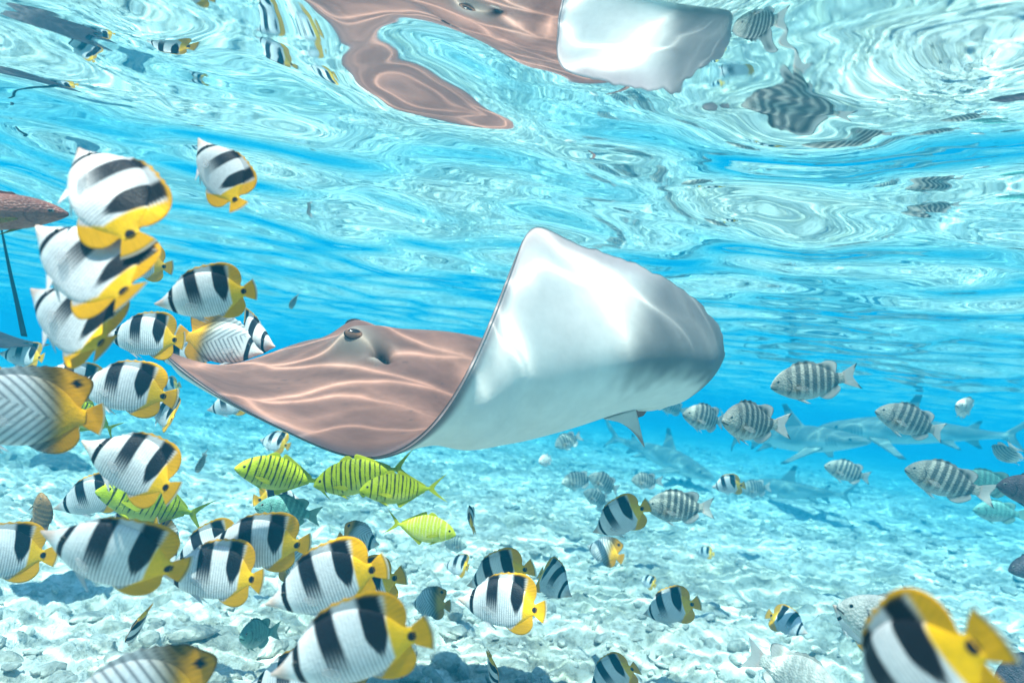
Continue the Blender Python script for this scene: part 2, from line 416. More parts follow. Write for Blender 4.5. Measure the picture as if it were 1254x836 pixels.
def fish_parts(top, bot, wid, xb, color, dorsal, anal, tail, pect, pelv, eye, body_mat, nx=190, nr=36, fin_alpha=None, x0=0.004, pz=1.0, eye_cols=None):
    out = []
    v, f = body_geo(top, bot, wid, x0, xb, nx, nr, pz)
    out.append(('body', v, f, color(v[:, 0], v[:, 2], 0 * v[:, 0], 'body'), body_mat))
    def fin(name, P, nu, nv, **kw):
        fv, ff, vv, uu = sheet_geo(P, nu, nv, **kw)
        c = color(fv[:, 0], fv[:, 2], vv, name)
        rays = 0.5 + 0.5 * np.cos(uu * 2 * math.pi * 22)
        c = np.concatenate([c * (1 - 0.16 * rays * sm(0.1, 0.4, vv))[:, None], np.ones((len(c), 1))], 1)
        if fin_alpha is not None: c[:, 3] = fin_alpha(name, fv[:, 0], fv[:, 2], vv)
        out.append((name, fv, ff, c, M_FIN))
    for name, spec in (('dorsal_fin', dorsal), ('anal_fin', anal)):
        if not spec: continue
        outer, root, spikes = spec
        o = np.array(outer); xa, xz = o[0, 0], o[-1, 0]
        tt = np.linspace(0, 1, len(o))
        def P(u, v, o=o, tt=tt, root=root, spikes=spikes):
            e = cspline(tt, o, u.ravel()).reshape(u.shape + (2,))
            xr = np.minimum(root[0] + (root[1] - root[0]) * u, xb)
            t_, b_ = tab(top, xr.ravel()).reshape(u.shape), tab(bot, xr.ravel()).reshape(u.shape)
            zr = t_ - 0.06 * (t_ - b_) if root[2] > 0 else b_ + 0.06 * (t_ - b_)
            if spikes:
                saw = (u * spikes) % 1.0
                e[..., 1] -= root[2] * 0.012 * np.sin(math.pi * saw) * (1 - sm(0.4, 0.55, u))
            return np.stack([xr + (e[..., 0] - xr) * v, 0 * u, zr + (e[..., 1] - zr) * v], -1)
        fin(name, P, 70, 9)
    hp, ht, fork, xt, conv = tail
    def PT(u, v):
        s = u * 2 - 1
        zz = s * (hp + (ht - hp) * v ** 0.85)
        xe = 1.0 - fork * (1 - np.abs(s) ** 1.25) - conv * s ** 2
        return np.stack([xt + (xe - xt) * v, 0 * u, zz], -1)
    fin('tail_fin', PT, 40, 14)
    if pect:
        (pxx, pz_, L, W, ang) = pect
        wy = float(tab(wid, np.array([pxx]))[0])
        for sgn in (-1, 1):
            def PP(u, v, sgn=sgn):
                s = (u * 2 - 1); ww = W * (0.25 + 0.75 * np.sin(v * math.pi * 0.62))
                back = L * v * (1 - 0.18 * s ** 2)
                return np.stack([pxx + back * math.cos(ang), sgn * (wy * 0.93 + back * math.sin(ang)), pz_ + s * ww - 0.25 * back], -1)
            fin('pectoral_fin', PP, 14, 9, half0=0.003, half1=0.0008, ndir=(math.sin(ang), -sgn * math.cos(ang), 0))
    if pelv:
        (pxx, L, W) = pelv
        zb = float(tab(bot, np.array([pxx]))[0])
        for sgn in (-1, 1):
            def PV(u, v, sgn=sgn):
                s = u * 2 - 1
                return np.stack([pxx + L * v * 0.8 + s * W * (1 - v * 0.9), sgn * (0.012 + 0.05 * v), zb + 0.015 - L * 0.55 * v + s * W * 0.3 * (1 - v)], -1)
            fin('pelvic_fin', PV, 8, 9, half0=0.004, half1=0.001)
    ex, ez, er = eye
    wy = float(tab(wid, np.array([ex]))[0])
    ti, bi = float(tab(top, np.array([ex]))[0]), float(tab(bot, np.array([ex]))[0])
    q = (ez - (ti + bi) / 2) / ((ti - bi) / 2)
    sn_ = math.sqrt(max(0, 1 - q * q)); yy = wy * sn_ * (0.86 + 0.14 * sn_)
    pup, ring, edge = eye_cols or ((0.004, 0.004, 0.006), (0.12, 0.10, 0.08), (0.01, 0.01, 0.012))
    for sgn in (-1, 1):
        ev, ef, ea = eye_geo((ex, sgn * (yy - 0.15 * er), ez), er, sgn)
        c = mixc(mixc(np.tile(pup, (len(ev), 1)), np.array(ring), sm(0.5, 0.56, ea)), np.array(edge), sm(0.86, 0.95, ea))
        out.append(('eye', ev, ef, c, M_EYE))
    return out

# ------------------------------------------------------------------ double-saddle butterflyfish
B_TOP = [(0, .004), (.05, .026), (.12, .072), (.2, .145), (.3, .215), (.4, .252), (.5, .262), (.6, .248), (.7, .2), (.78, .128), (.84, .066), (.88, .056)]
B_BOT = [(0, -.006), (.05, -.034), (.12, -.075), (.2, -.128), (.3, -.172), (.4, -.197), (.5, -.204), (.6, -.193), (.7, -.155), (.78, -.1), (.84, -.06), (.88, -.054)]
B_WID = [(0, .004), (.05, .02), (.12, .042), (.2, .062), (.3, .075), (.4, .077), (.5, .072), (.6, .06), (.7, .044), (.78, .029), (.84, .018), (.88, .013)]
YEL = np.array([0.95, 0.53, 0.004]); BLK = np.array([0.012, 0.011, 0.016])

def b_color(x, z, v, part):
    white = np.array([0.80, 0.80, 0.82])
    c = np.tile(white, (len(x), 1))
    c = mixc(c, np.array([0.66, 0.50, 0.44]), 1 - sm(0.06, 0.15, x))
    ln = (0.5 + 0.5 * np.cos(2 * math.pi * (x + 0.05 * z) / 0.0235)) ** 2
    st = sm(.22, .30, x) * (1 - sm(.70, .74, x)) * (0.22 + 0.55 * sm(.14, -.10, z))
    c = mixc(c, np.array([0.20, 0.21, 0.26]), ln * st)
    e = x - (0.175 + 0.10 * np.abs(z - 0.01)); c = mixc(c, BLK, (sm(-.026, -.020, e) * (1 - sm(.016, .022, e))) * sm(-.17, -.14, z))
    xs = x + 0.10 * (z - 0.1)
    m1 = sm(.325, .34, xs) * (1 - sm(.445, .465, xs)) * sm(-.13, .06, z + 0.05 * ln)
    c = mixc(c, np.array([0.016, 0.015, 0.022]), m1 * (1 - 0.35 * (1 - ln) * sm(.1, -.05, z)))
    hw = 0.062 * sm(-.10, .10, z) + 0.01
    m2 = (1 - sm(hw - .008, hw + .004, np.abs(x - .665 + 0.03 * (z - .1)))) * sm(-.09, -.01, z + 0.03 * ln)
    c = mixc(c, BLK, m2)
    yb = 0.735 - 0.95 * np.maximum(0, -z - 0.10) + 0.02 * sm(0.1, 0.3, z)
    c = mixc(c, YEL, sm(yb - .012, yb + .010, x))
    if part == 'dorsal_fin':
        c = mixc(c, YEL * np.array([1, .95, 1]), sm(.72, .9, v) * sm(.3, .45, x))
    if part == 'anal_fin':
        c = mixc(c, YEL, sm(.70, .9, v) * sm(.45, .55, x))
    if part in ('pectoral_fin', 'pelvic_fin'):
        c = np.tile(np.array([0.78, 0.78, 0.80]), (len(x), 1))
    d = np.hypot(x - .862, (z - .004) * 0.9); c = mixc(c, BLK, 1 - sm(.024, .031, d))
    if part == 'tail_fin':
        c = mixc(c, np.array([.75, .78, .72]), sm(.86, .95, v)); 
        c = mixc(c, np.array([.12, .10, .02]), sm(.80, .84, v) * (1 - sm(.85, .89, v)) * 0.6)
    return c

def b_alpha(name, x, z, v):
    if name == 'pectoral_fin': return 0.45 - 0.25 * v
    if name == 'tail_fin': return 1 - 0.6 * sm(.86, .96, v)
    return np.ones_like(x)

def b_parts(color=b_color, dor=None, nr=56):
    dorsal = dor or [(.25, .200), (.33, .272), (.43, .318), (.53, .336), (.63, .342), (.72, .332), (.80, .295), (.855, .225), (.865, .14), (.845, .085)]
    anal = [(.56, -.196), (.62, -.232), (.69, -.252), (.76, -.248), (.82, -.215), (.855, -.155), (.848, -.085)]
    return fish_parts(B_TOP, B_BOT, B_WID, .875, color, (dorsal, (.24, .845, 1), 12), (anal, (.54, .845, -1), 0),
                      (.05, .118, 0.0, .862, .022), (.30, -.04, .13, .035, .35), (.34, .15, .025), (.172, .045, .021), M_SCALE, fin_alpha=b_alpha, nr=nr)

# ------------------------------------------------------------------ threadfin butterflyfish (chevron lines)
def a_color(x, z, v, part):
    c = np.tile(np.array([0.74, 0.77, 0.78]), (len(x), 1))
    u1 = (x * 0.72 + z * 0.70); u2 = (x * 0.74 - z * 0.67)
    upper = z > (0.16 - (x - .22) * 0.42)
    l1 = (0.5 + 0.5 * np.cos(2 * math.pi * u1 / .050)) ** 3; l2 = (0.5 + 0.5 * np.cos(2 * math.pi * u2 / .044)) ** 3
    ln = np.where(upper, l1, l2) * sm(.20, .27, x)
    c = mixc(c, np.array([0.07, 0.08, 0.10]), ln * 0.8)
    g = sm(.50, .74, x + 0.35 * np.maximum(0, z - .02) - 0.02)
    c = mixc(c, mixc(np.tile(np.array([0.20, 0.13, 0.02]), (len(x), 1)), np.array([0.85, 0.42, 0.004]), sm(.64, .78, x)) * (1 - 0.55 * ln * (1 - sm(.6, .8, x)))[:, None], g)
    e = x - (0.165 + 0.08 * np.abs(z)); c = mixc(c, BLK, sm(-.028, -.020, e) * (1 - sm(.02, .027, e)))
    c = mixc(c, np.array([0.72, 0.62, 0.56]), 1 - sm(.05, .12, x))
    if part == 'dorsal_fin':
        d = np.hypot((x - .80), (z - .235)); c = mixc(c, BLK, 1 - sm(.03, .038, d))
        c = mixc(c, np.array([0.03, 0.02, 0.01]), sm(.93, .99, v) * sm(.4, .5, x) * .7)
    if part in ('pectoral_fin', 'pelvic_fin'): c = np.tile(np.array([0.78, 0.78, 0.80]), (len(x), 1))
    if part == 'tail_fin': c = mixc(c, np.array([.75, .72, .55]), sm(.86, .95, v))
    return c

def a_parts():
    dorsal = [(.25, .200), (.33, .272), (.43, .318), (.53, .338), (.63, .345), (.72, .338), (.81, .305), (.90, .255), (.875, .14), (.845, .085)]
    return b_parts(a_color, dorsal, 120)

# ------------------------------------------------------------------ trevally
T_TOP = [(0, .0), (.04, .052), (.10, .102), (.2, .152), (.32, .178), (.45, .172), (.57, .128), (.67, .07), (.75, .027), (.80, .018)]
T_BOT = [(0, -.012), (.04, -.045), (.10, -.08), (.2, -.125), (.32, -.155), (.45, -.15), (.57, -.112), (.67, -.062), (.75, -.025), (.80, -.018)]
T_WID = [(0, .008), (.04, .03), (.10, .05), (.2, .068), (.32, .074), (.45, .066), (.57, .048), (.67, .03), (.75, .016), (.80, .013)]

def t_color_fn(pale):
    def f(x, z, v, part):
        base = np.array([0.42, 0.52, 0.014]); belly = np.array([0.54, 0.60, 0.14]); top = np.array([0.34, 0.43, 0.008])
        if pale: base, belly, top = np.array([.62, .70, .05]), np.array([.70, .74, .2]), np.array([.50, .60, .03])
        c = mixc(np.tile(belly, (len(x), 1)), base, sm(-.14, -.02, z)); c = mixc(c, top, sm(.05, .17, z))
        if part == 'body':
            xs = x - 0.10 * z
            for k, (xc, w) in enumerate([(.125, .011), (.20, .009), (.245, .005), (.29, .011), (.335, .005), (.38, .011), (.425, .005), (.47, .010), (.515, .005), (.56, .009), (.605, .005), (.65, .007)]):
                wv = w * (1.0 + 0.18 * np.sin(z * 45 + k * 2)) * (0.55 + 0.45 * sm(-.14, .05, z))
                m = (1 - sm(wv * .75, wv * 1.1, np.abs(xs - xc + 0.0015 * np.sin(z * 30 + k)))) * sm(-.135 + .01 * (k % 3), -.10, z)
                c = mixc(c, np.array([0.78, 0.80, 0.42]) if pale else np.array([0.010, 0.014, 0.006]), m * (0.7 if pale else 0.95))
            g = np.abs(np.hypot(x - .13, z * .9) - .095); c = mixc(c, c.mean(0) * 0.45, (1 - sm(.003, .007, g)) * sm(.16, .19, x) * 0.6)
            mth = np.abs(z + .028 + .35 * x); c = mixc(c, np.array([.06, .08, .01]), (1 - sm(.003, .007, mth)) * (1 - sm(.05, .06, x)))
        else:
            c = np.tile(np.array([0.60, 0.66, 0.02]), (len(x), 1))
        return c
    return f

def t_parts(pale=False):
    def al(n, x, z, v): return np.full_like(x, 0.6 if n == 'pectoral_fin' else 0.95)
    dorsal = [(.28, .176), (.32, .205), (.38, .210), (.42, .172), (.44, .210), (.50, .192), (.60, .135), (.70, .075), (.75, .042)]
    anal = [(.42, -.152), (.45, -.200), (.50, -.175), (.58, -.128), (.66, -.082), (.74, -.04)]
    return fish_parts(T_TOP, T_BOT, T_WID, .80, t_color_fn(pale), (dorsal, (.28, .75, 1), 0), (anal, (.42, .74, -1), 0),
                      (.016, .165, .155, .785, 0.0), (.20, -.045, .16, .022, .3), (.24, .11, .02), (.085, .03, .017), M_SCALE, fin_alpha=al, nx=170,
                      eye_cols=((.006, .006, .006), (.25, .28, .08), (.10, .12, .02)))

# ------------------------------------------------------------------ grey banded fish
S_TOP = [(0, .01), (.04, .068), (.10, .128), (.2, .188), (.32, .222), (.45, .222), (.57, .182), (.67, .118), (.75, .074), (.82, .062)]
S_BOT = [(0, -.02), (.04, -.062), (.10, -.105), (.2, -.16), (.32, -.196), (.45, -.196), (.57, -.16), (.67, -.102), (.75, -.066), (.82, -.06)]
S_WID = [(0, .012), (.04, .04), (.10, .062), (.2, .083), (.32, .092), (.45, .084), (.57, .062), (.67, .04), (.75, .025), (.82, .017)]

def s_color_fn(body, bar, belly, fincol, strength, warm=0.0, tips=True):
    body, bar, belly, fincol = map(np.array, (body, bar, belly, fincol))
    def f(x, z, v, part):
        c = mixc(np.tile(belly, (len(x), 1)), body, sm(-.17, -.02, z))
        if part in ('body', 'dorsal_fin', 'anal_fin'):
            xs = x - 0.16 * z - 0.10 * z * z
            for k, xc in enumerate([.20, .30, .395, .485, .57, .65, .735]):
                m = (1 - sm(.018, .036, np.abs(xs - xc))) * sm(-.20, -.07, z) * strength * (0.55 if k == 0 else 1)
                c = mixc(c, bar, m)
            # rows of scales
            sc = (0.5 + 0.5 * np.cos(2 * math.pi * (x + z) / .028)) * (0.5 + 0.5 * np.cos(2 * math.pi * (x - z) / .028))
            if strength > .9: c = c * (1 + (0.55 * sc - 0.16)[:, None] * sm(.15, .22, x)[:, None])
            if warm: c = mixc(c, np.array([0.42, 0.22, 0.06]), warm * np.exp(-((x - .27) / .06) ** 2 - ((z + .07) / .045) ** 2))
            g = np.abs(np.hypot(x - .10, z + .01) - .125); c = mixc(c, bar * .7, (1 - sm(.004, .010, g)) * sm(.14, .2, x) * (1 - sm(.08, .13, np.abs(z + .02))) * 0.85)
            mth = np.abs(z + .018 + .4 * x); c = mixc(c, bar * .6, (1 - sm(.004, .009, mth)) * (1 - sm(.055, .07, x)))
        if part == 'tail_fin':
            c = np.tile(fincol, (len(x), 1)); 
            if tips: c = mixc(c, np.array([.015, .017, .02]), sm(.86, .95, v) * sm(.085, .11, np.abs(z)))
            c = mixc(c, fincol * np.array([1.0, .68, .6]), (1 - sm(.1, .4, v)) * .6)
        if part == 'dorsal_fin':
            c = mixc(c, fincol, sm(.25, .8, v) * sm(.45, .6, x)); c = mixc(c, bar * .4, sm(.9, .98, v) * .8)
        if part == 'anal_fin': c = mixc(c, fincol, sm(.2, .7, v))
        if part in ('pectoral_fin', 'pelvic_fin'): c = np.tile(fincol, (len(x), 1))
        return c
    return f

def s_parts(colfn, nx=110, nr=48):
    def al(n, x, z, v):
        if n == 'pectoral_fin': return 0.5 - 0.3 * v
        if n == 'tail_fin': return 1 - 0.25 * v
        return np.full_like(x, 0.95)
    dorsal = [(.24, .205), (.31, .252), (.40, .262), (.50, .248), (.58, .215), (.64, .222), (.70, .225), (.775, .185), (.76, .105), (.745, .078)]
    anal = [(.52, -.18), (.57, -.215), (.64, -.222), (.71, -.185), (.765, -.125), (.745, -.07)]
    return fish_parts(S_TOP, S_BOT, S_WID, .825, colfn, (dorsal, (.23, .745, 1), 11), (anal, (.50, .745, -1), 0),
                      (.055, .155, .075, .80, .0), (.26, -.05, .15, .03, .4), (.28, .15, .022), (.088, .045, .021), M_BIGSCALE, fin_alpha=al, nx=nx, nr=nr,
                      eye_cols=((.006, .006, .008), (.35, .34, .30), (.05, .05, .05)))

S_GREY = s_color_fn((.38, .38, .33), (.07, .08, .075), (.62, .64, .60), (.72, .68, .64), .92, .6)
S_PALE = s_color_fn((.62, .62, .58), (.10, .10, .10), (.78, .78, .76), (.74, .70, .68), .22, 0, False)
S_TEAL = s_color_fn((.16, .40, .36), (.03, .08, .09), (.45, .60, .55), (.30, .52, .46), .35, 0, False)
S_DARK = s_color_fn((.11, .085, .10), (.02, .02, .025), (.20, .15, .15), (.12, .10, .11), .4, 0, False)
S_BROWN = s_color_fn((.36, .20, .09), (.07, .05, .04), (.42, .27, .15), (.30, .19, .10), .6, 0, False)
S_MAROON = s_color_fn((.36, .15, .115), (.30, .12, .10), (.36, .16, .12), (.42, .36, .03), .2, 0, False)

# ------------------------------------------------------------------ reef shark
K_TOP = [(0, .004), (.03, .018), (.08, .034), (.16, .052), (.28, .070), (.38, .072), (.5, .060), (.62, .042), (.72, .026), (.79, .018), (.83, .016)]
K_BOT = [(0, -.008), (.03, -.018), (.08, -.032), (.16, -.048), (.28, -.062), (.38, -.062), (.5, -.05), (.62, -.034), (.72, -.021), (.79, -.015), (.83, -.014)]
K_WID = [(0, .006), (.03, .026), (.08, .044), (.16, .058), (.28, .066), (.38, .064), (.5, .05), (.62, .034), (.72, .021), (.79, .014), (.83, .010)]

def k_color(x, z, v, part):
    grey = np.array([0.20, 0.20, 0.17]); white = np.array([0.66, 0.68, 0.64])
    if part == 'body':
        c = mixc(np.tile(white, (len(x), 1)), grey, sm(-.022, .008, z + .012 * np.sin(x * 22)))
        for xc in (.145, .158, .171, .184): c = mixc(c, grey * .4, (1 - sm(.0015, .003, np.abs(x - xc - .05 * z))) * (1 - sm(.018, .026, np.abs(z))) * .8)
        return c
    c = np.tile(grey * 1.15, (len(x), 1))
    tip = {'dorsal_fin': .66, 'second_dorsal_fin': .6, 'pectoral_fin': .86, 'tail_fin': .90, 'anal_fin': .6, 'pelvic_fin': .8}[part]
    if part == 'pectoral_fin': c = np.tile(grey * 1.6, (len(x), 1))
    return mixc(c, np.array([.012, .012, .014]), sm(tip, tip + .06, v))

def k_parts():
    out = []
    v, f = body_geo(K_TOP, K_BOT, K_WID, .003, .83, 110, 28)
    out.append(('body', v, f, k_color(v[:, 0], v[:, 2], None, 'body'), M_SHARK))
    def fin(name, a, b, tip, tipw, nd=None, curve=0.25, h0=.008):
        a, b, tip = map(lambda q: np.array(q, float), (a, b, tip))
        def P(u, v):
            root = a + (b - a) * u[..., None]
            t2 = tip + np.array([tipw, 0, 0]) * (u - 0.5)[..., None]
            p = root + (t2 - root) * v[..., None]
            p[..., 0] += curve * 0.12 * np.sin(v * math.pi) * (0.3 - u) * np.linalg.norm(b - a) * 4
            return p
        fv, ff, vv, uu = sheet_geo(P, 12, 12, h0, .0012, nd)
        out.append((name, fv, ff, k_color(fv[:, 0], fv[:, 2], vv, name), M_SHARK))
    fin('dorsal_fin', (.33, 0, .062), (.445, 0, .060), (.445, 0, .185), .03)
    fin('second_dorsal_fin', (.645, 0, .032), (.70, 0, .026), (.712, 0, .068), .02)
    fin('anal_fin', (.64, 0, -.030), (.70, 0, -.022), (.712, 0, -.066), .02)
    for s in (-1, 1):
        fin('pectoral_fin', (.215, s * .048, -.035), (.30, s * .05, -.038), (.335, s * .20, -.105), .03, (0, .5, s * 1.0))
        fin('pelvic_fin', (.53, s * .03, -.036), (.585, s * .025, -.034), (.60, s * .075, -.065), .015, (0, .5, s * 1.0))
    def tailP(u, v):
        # u from the lower lobe tip to the upper lobe tip; v from the leading to the trailing edge
        lead = np.array([(.905, -.090), (.865, -.045), (.80, -.006), (.87, .05), (.94, .105), (1.0, .165)])
        trail = np.array([(.908, -.088), (.892, -.050), (.862, .006), (.905, .042), (.957, .096), (1.003, .163)])
        t = np.linspace(0, 1, 6)
        p = cspline(t, lead, u.ravel()).reshape(u.shape + (2,)); q = cspline(t, trail, u.ravel()).reshape(u.shape + (2,))
        r = p + (q - p) * v[..., None]
        return np.stack([r[..., 0], 0 * u, r[..., 1]], -1)
    fv, ff, vv, uu = sheet_geo(tailP, 40, 8, .007, .0015)
    out.append(('tail_fin', fv, ff, mixc(k_color(fv[:, 0], fv[:, 2], vv * 0, 'tail_fin'), np.array([.012, .012, .014]), np.maximum(1 - sm(.06, .14, uu), sm(.95, .98, vv) * .9)), M_SHARK))
    for sgn in (-1, 1):
        ev, ef, ea = eye_geo((.075, sgn * .040, .010), .008, sgn)
        out.append(('eye', ev, ef, np.tile(np.array([.01, .01, .01]), (len(ev), 1)), M_EYE))
    return out

SPEC = {
    'B': Species('butterflyfish', b_parts), 'A': Species('threadfin_butterflyfish', a_parts, (-.3, .05, .35)),
    'T': Species('trevally', t_parts, (-.25, .2)), 'P': Species('trevally', lambda: t_parts(True), (.15,)),
    'S': Species('banded_fish', lambda: s_parts(S_GREY, 170, 110), (-.35, 0.0, .35)),
    'W': Species('bream', lambda: s_parts(S_PALE), (-.2, .25)), 'G': Species('teal_fish', lambda: s_parts(S_TEAL), (-.2, .3)),
    'D': Species('dark_fish', lambda: s_parts(S_DARK), (.2,)), 'N': Species('brown_fish', lambda: s_parts(S_BROWN), (.7,)),
    'M': Species('maroon_fish', lambda: s_parts(S_MAROON), (.1,)),
    'K': Species('reef_shark', k_parts, (-.45, -.2, .25, .5)),
}
CAT = {'B': 'butterflyfish', 'A': 'butterflyfish', 'T': 'trevally', 'P': 'trevally', 'S': 'fish', 'W': 'fish', 'G': 'fish', 'D': 'fish', 'N': 'fish', 'M': 'fish', 'K': 'shark'}
GRP = {'B': 'double-saddle butterflyfish of the shoal', 'A': 'chevron-lined butterflyfish among the shoal', 'T': 'black-barred yellow trevallies', 'S': 'grey banded fish', 'K': 'reef sharks', 'G': 'plain teal fish'}
LEN = {'B': .15, 'A': .16, 'T': .17, 'P': .17, 'S': .225, 'W': .22, 'G': .12, 'D': .16, 'N': .14, 'M': .2, 'K': 2.0}

def place(sp, snout, tail, label, fs=.97, s=1, roll=0.0, L=None, var=None, flip=1, deep=1.0):
    """snout and tail end as seen; fs = share of the length not foreshortened; s = 1 snout nearer, -1 tail nearer; roll tips the back to us"""
    L = L or LEN[sp]
    a, b = np.array(snout, float), np.array(tail, float); mid = (a + b) / 2; Lp = np.linalg.norm(a - b)
    d = L * fs * FPX / Lp
    # keep clear of the seabed
    dirv = (px(mid[0], mid[1], 1.0) - CAM)
    if sp != 'K':
        lowest = SEABED + 0.06 + 0.26 * L
        if CAM[2] + dirv[2] * d < lowest:
            d2 = (lowest - CAM[2]) / dirv[2]; L *= d2 / d; d = d2; lowest = SEABED + 0.06 + 0.26 * L
            d2 = (lowest - CAM[2]) / dirv[2]; L *= d2 / d; d = d2
    pos = CAM + dirv * d
    e = (a - b) / Lp
    view = dirv / np.linalg.norm(dirv)
    rr_ = R - view * (R @ view); rr_ /= np.linalg.norm(rr_); uu_ = np.cross(rr_, view)
    inpl = e[0] * rr_ - e[1] * uu_
    fwd = inpl * fs - view * math.sqrt(max(0, 1 - fs * fs)) * s
    perp = np.array([-e[1] * 1.0, -e[0]])  # image perpendicular (x right, y up)
    perp3 = perp[0] * rr_ + perp[1] * uu_
    if perp[1] < 0: perp3 = -perp3
    perp3 = perp3 * flip
    side = np.cross(fwd, perp3)
    if roll == 0.0: roll = random.uniform(-9, 9)
    r = math.radians(roll); nrm = np.cross(fwd, perp3)
    if nrm @ view > 0: nrm = -nrm       # towards the viewer
    up = perp3 * math.cos(r) + nrm * math.sin(r)
    X = fwd / np.linalg.norm(fwd); Z = up - X * (up @ X); Z /= np.linalg.norm(Z); Y = np.cross(Z, X)
    Z = Z * deep
    spc = SPEC[sp]; k = (var if var is not None else random.randrange(99)) % len(spc.variants)
    root = bpy.data.objects.new(spc.name, None); COL.objects.link(root); root.empty_display_size = .02
    root.matrix_world = Matrix(((X[0] * L, Y[0] * L, Z[0] * L, pos[0]), (X[1] * L, Y[1] * L, Z[1] * L, pos[1]), (X[2] * L, Y[2] * L, Z[2] * L, pos[2]), (0, 0, 0, 1)))
    for pname, me in spc.variants[k]: link(pname, me, root)
    tag(root, label, CAT[sp], GRP.get(sp))
    return root

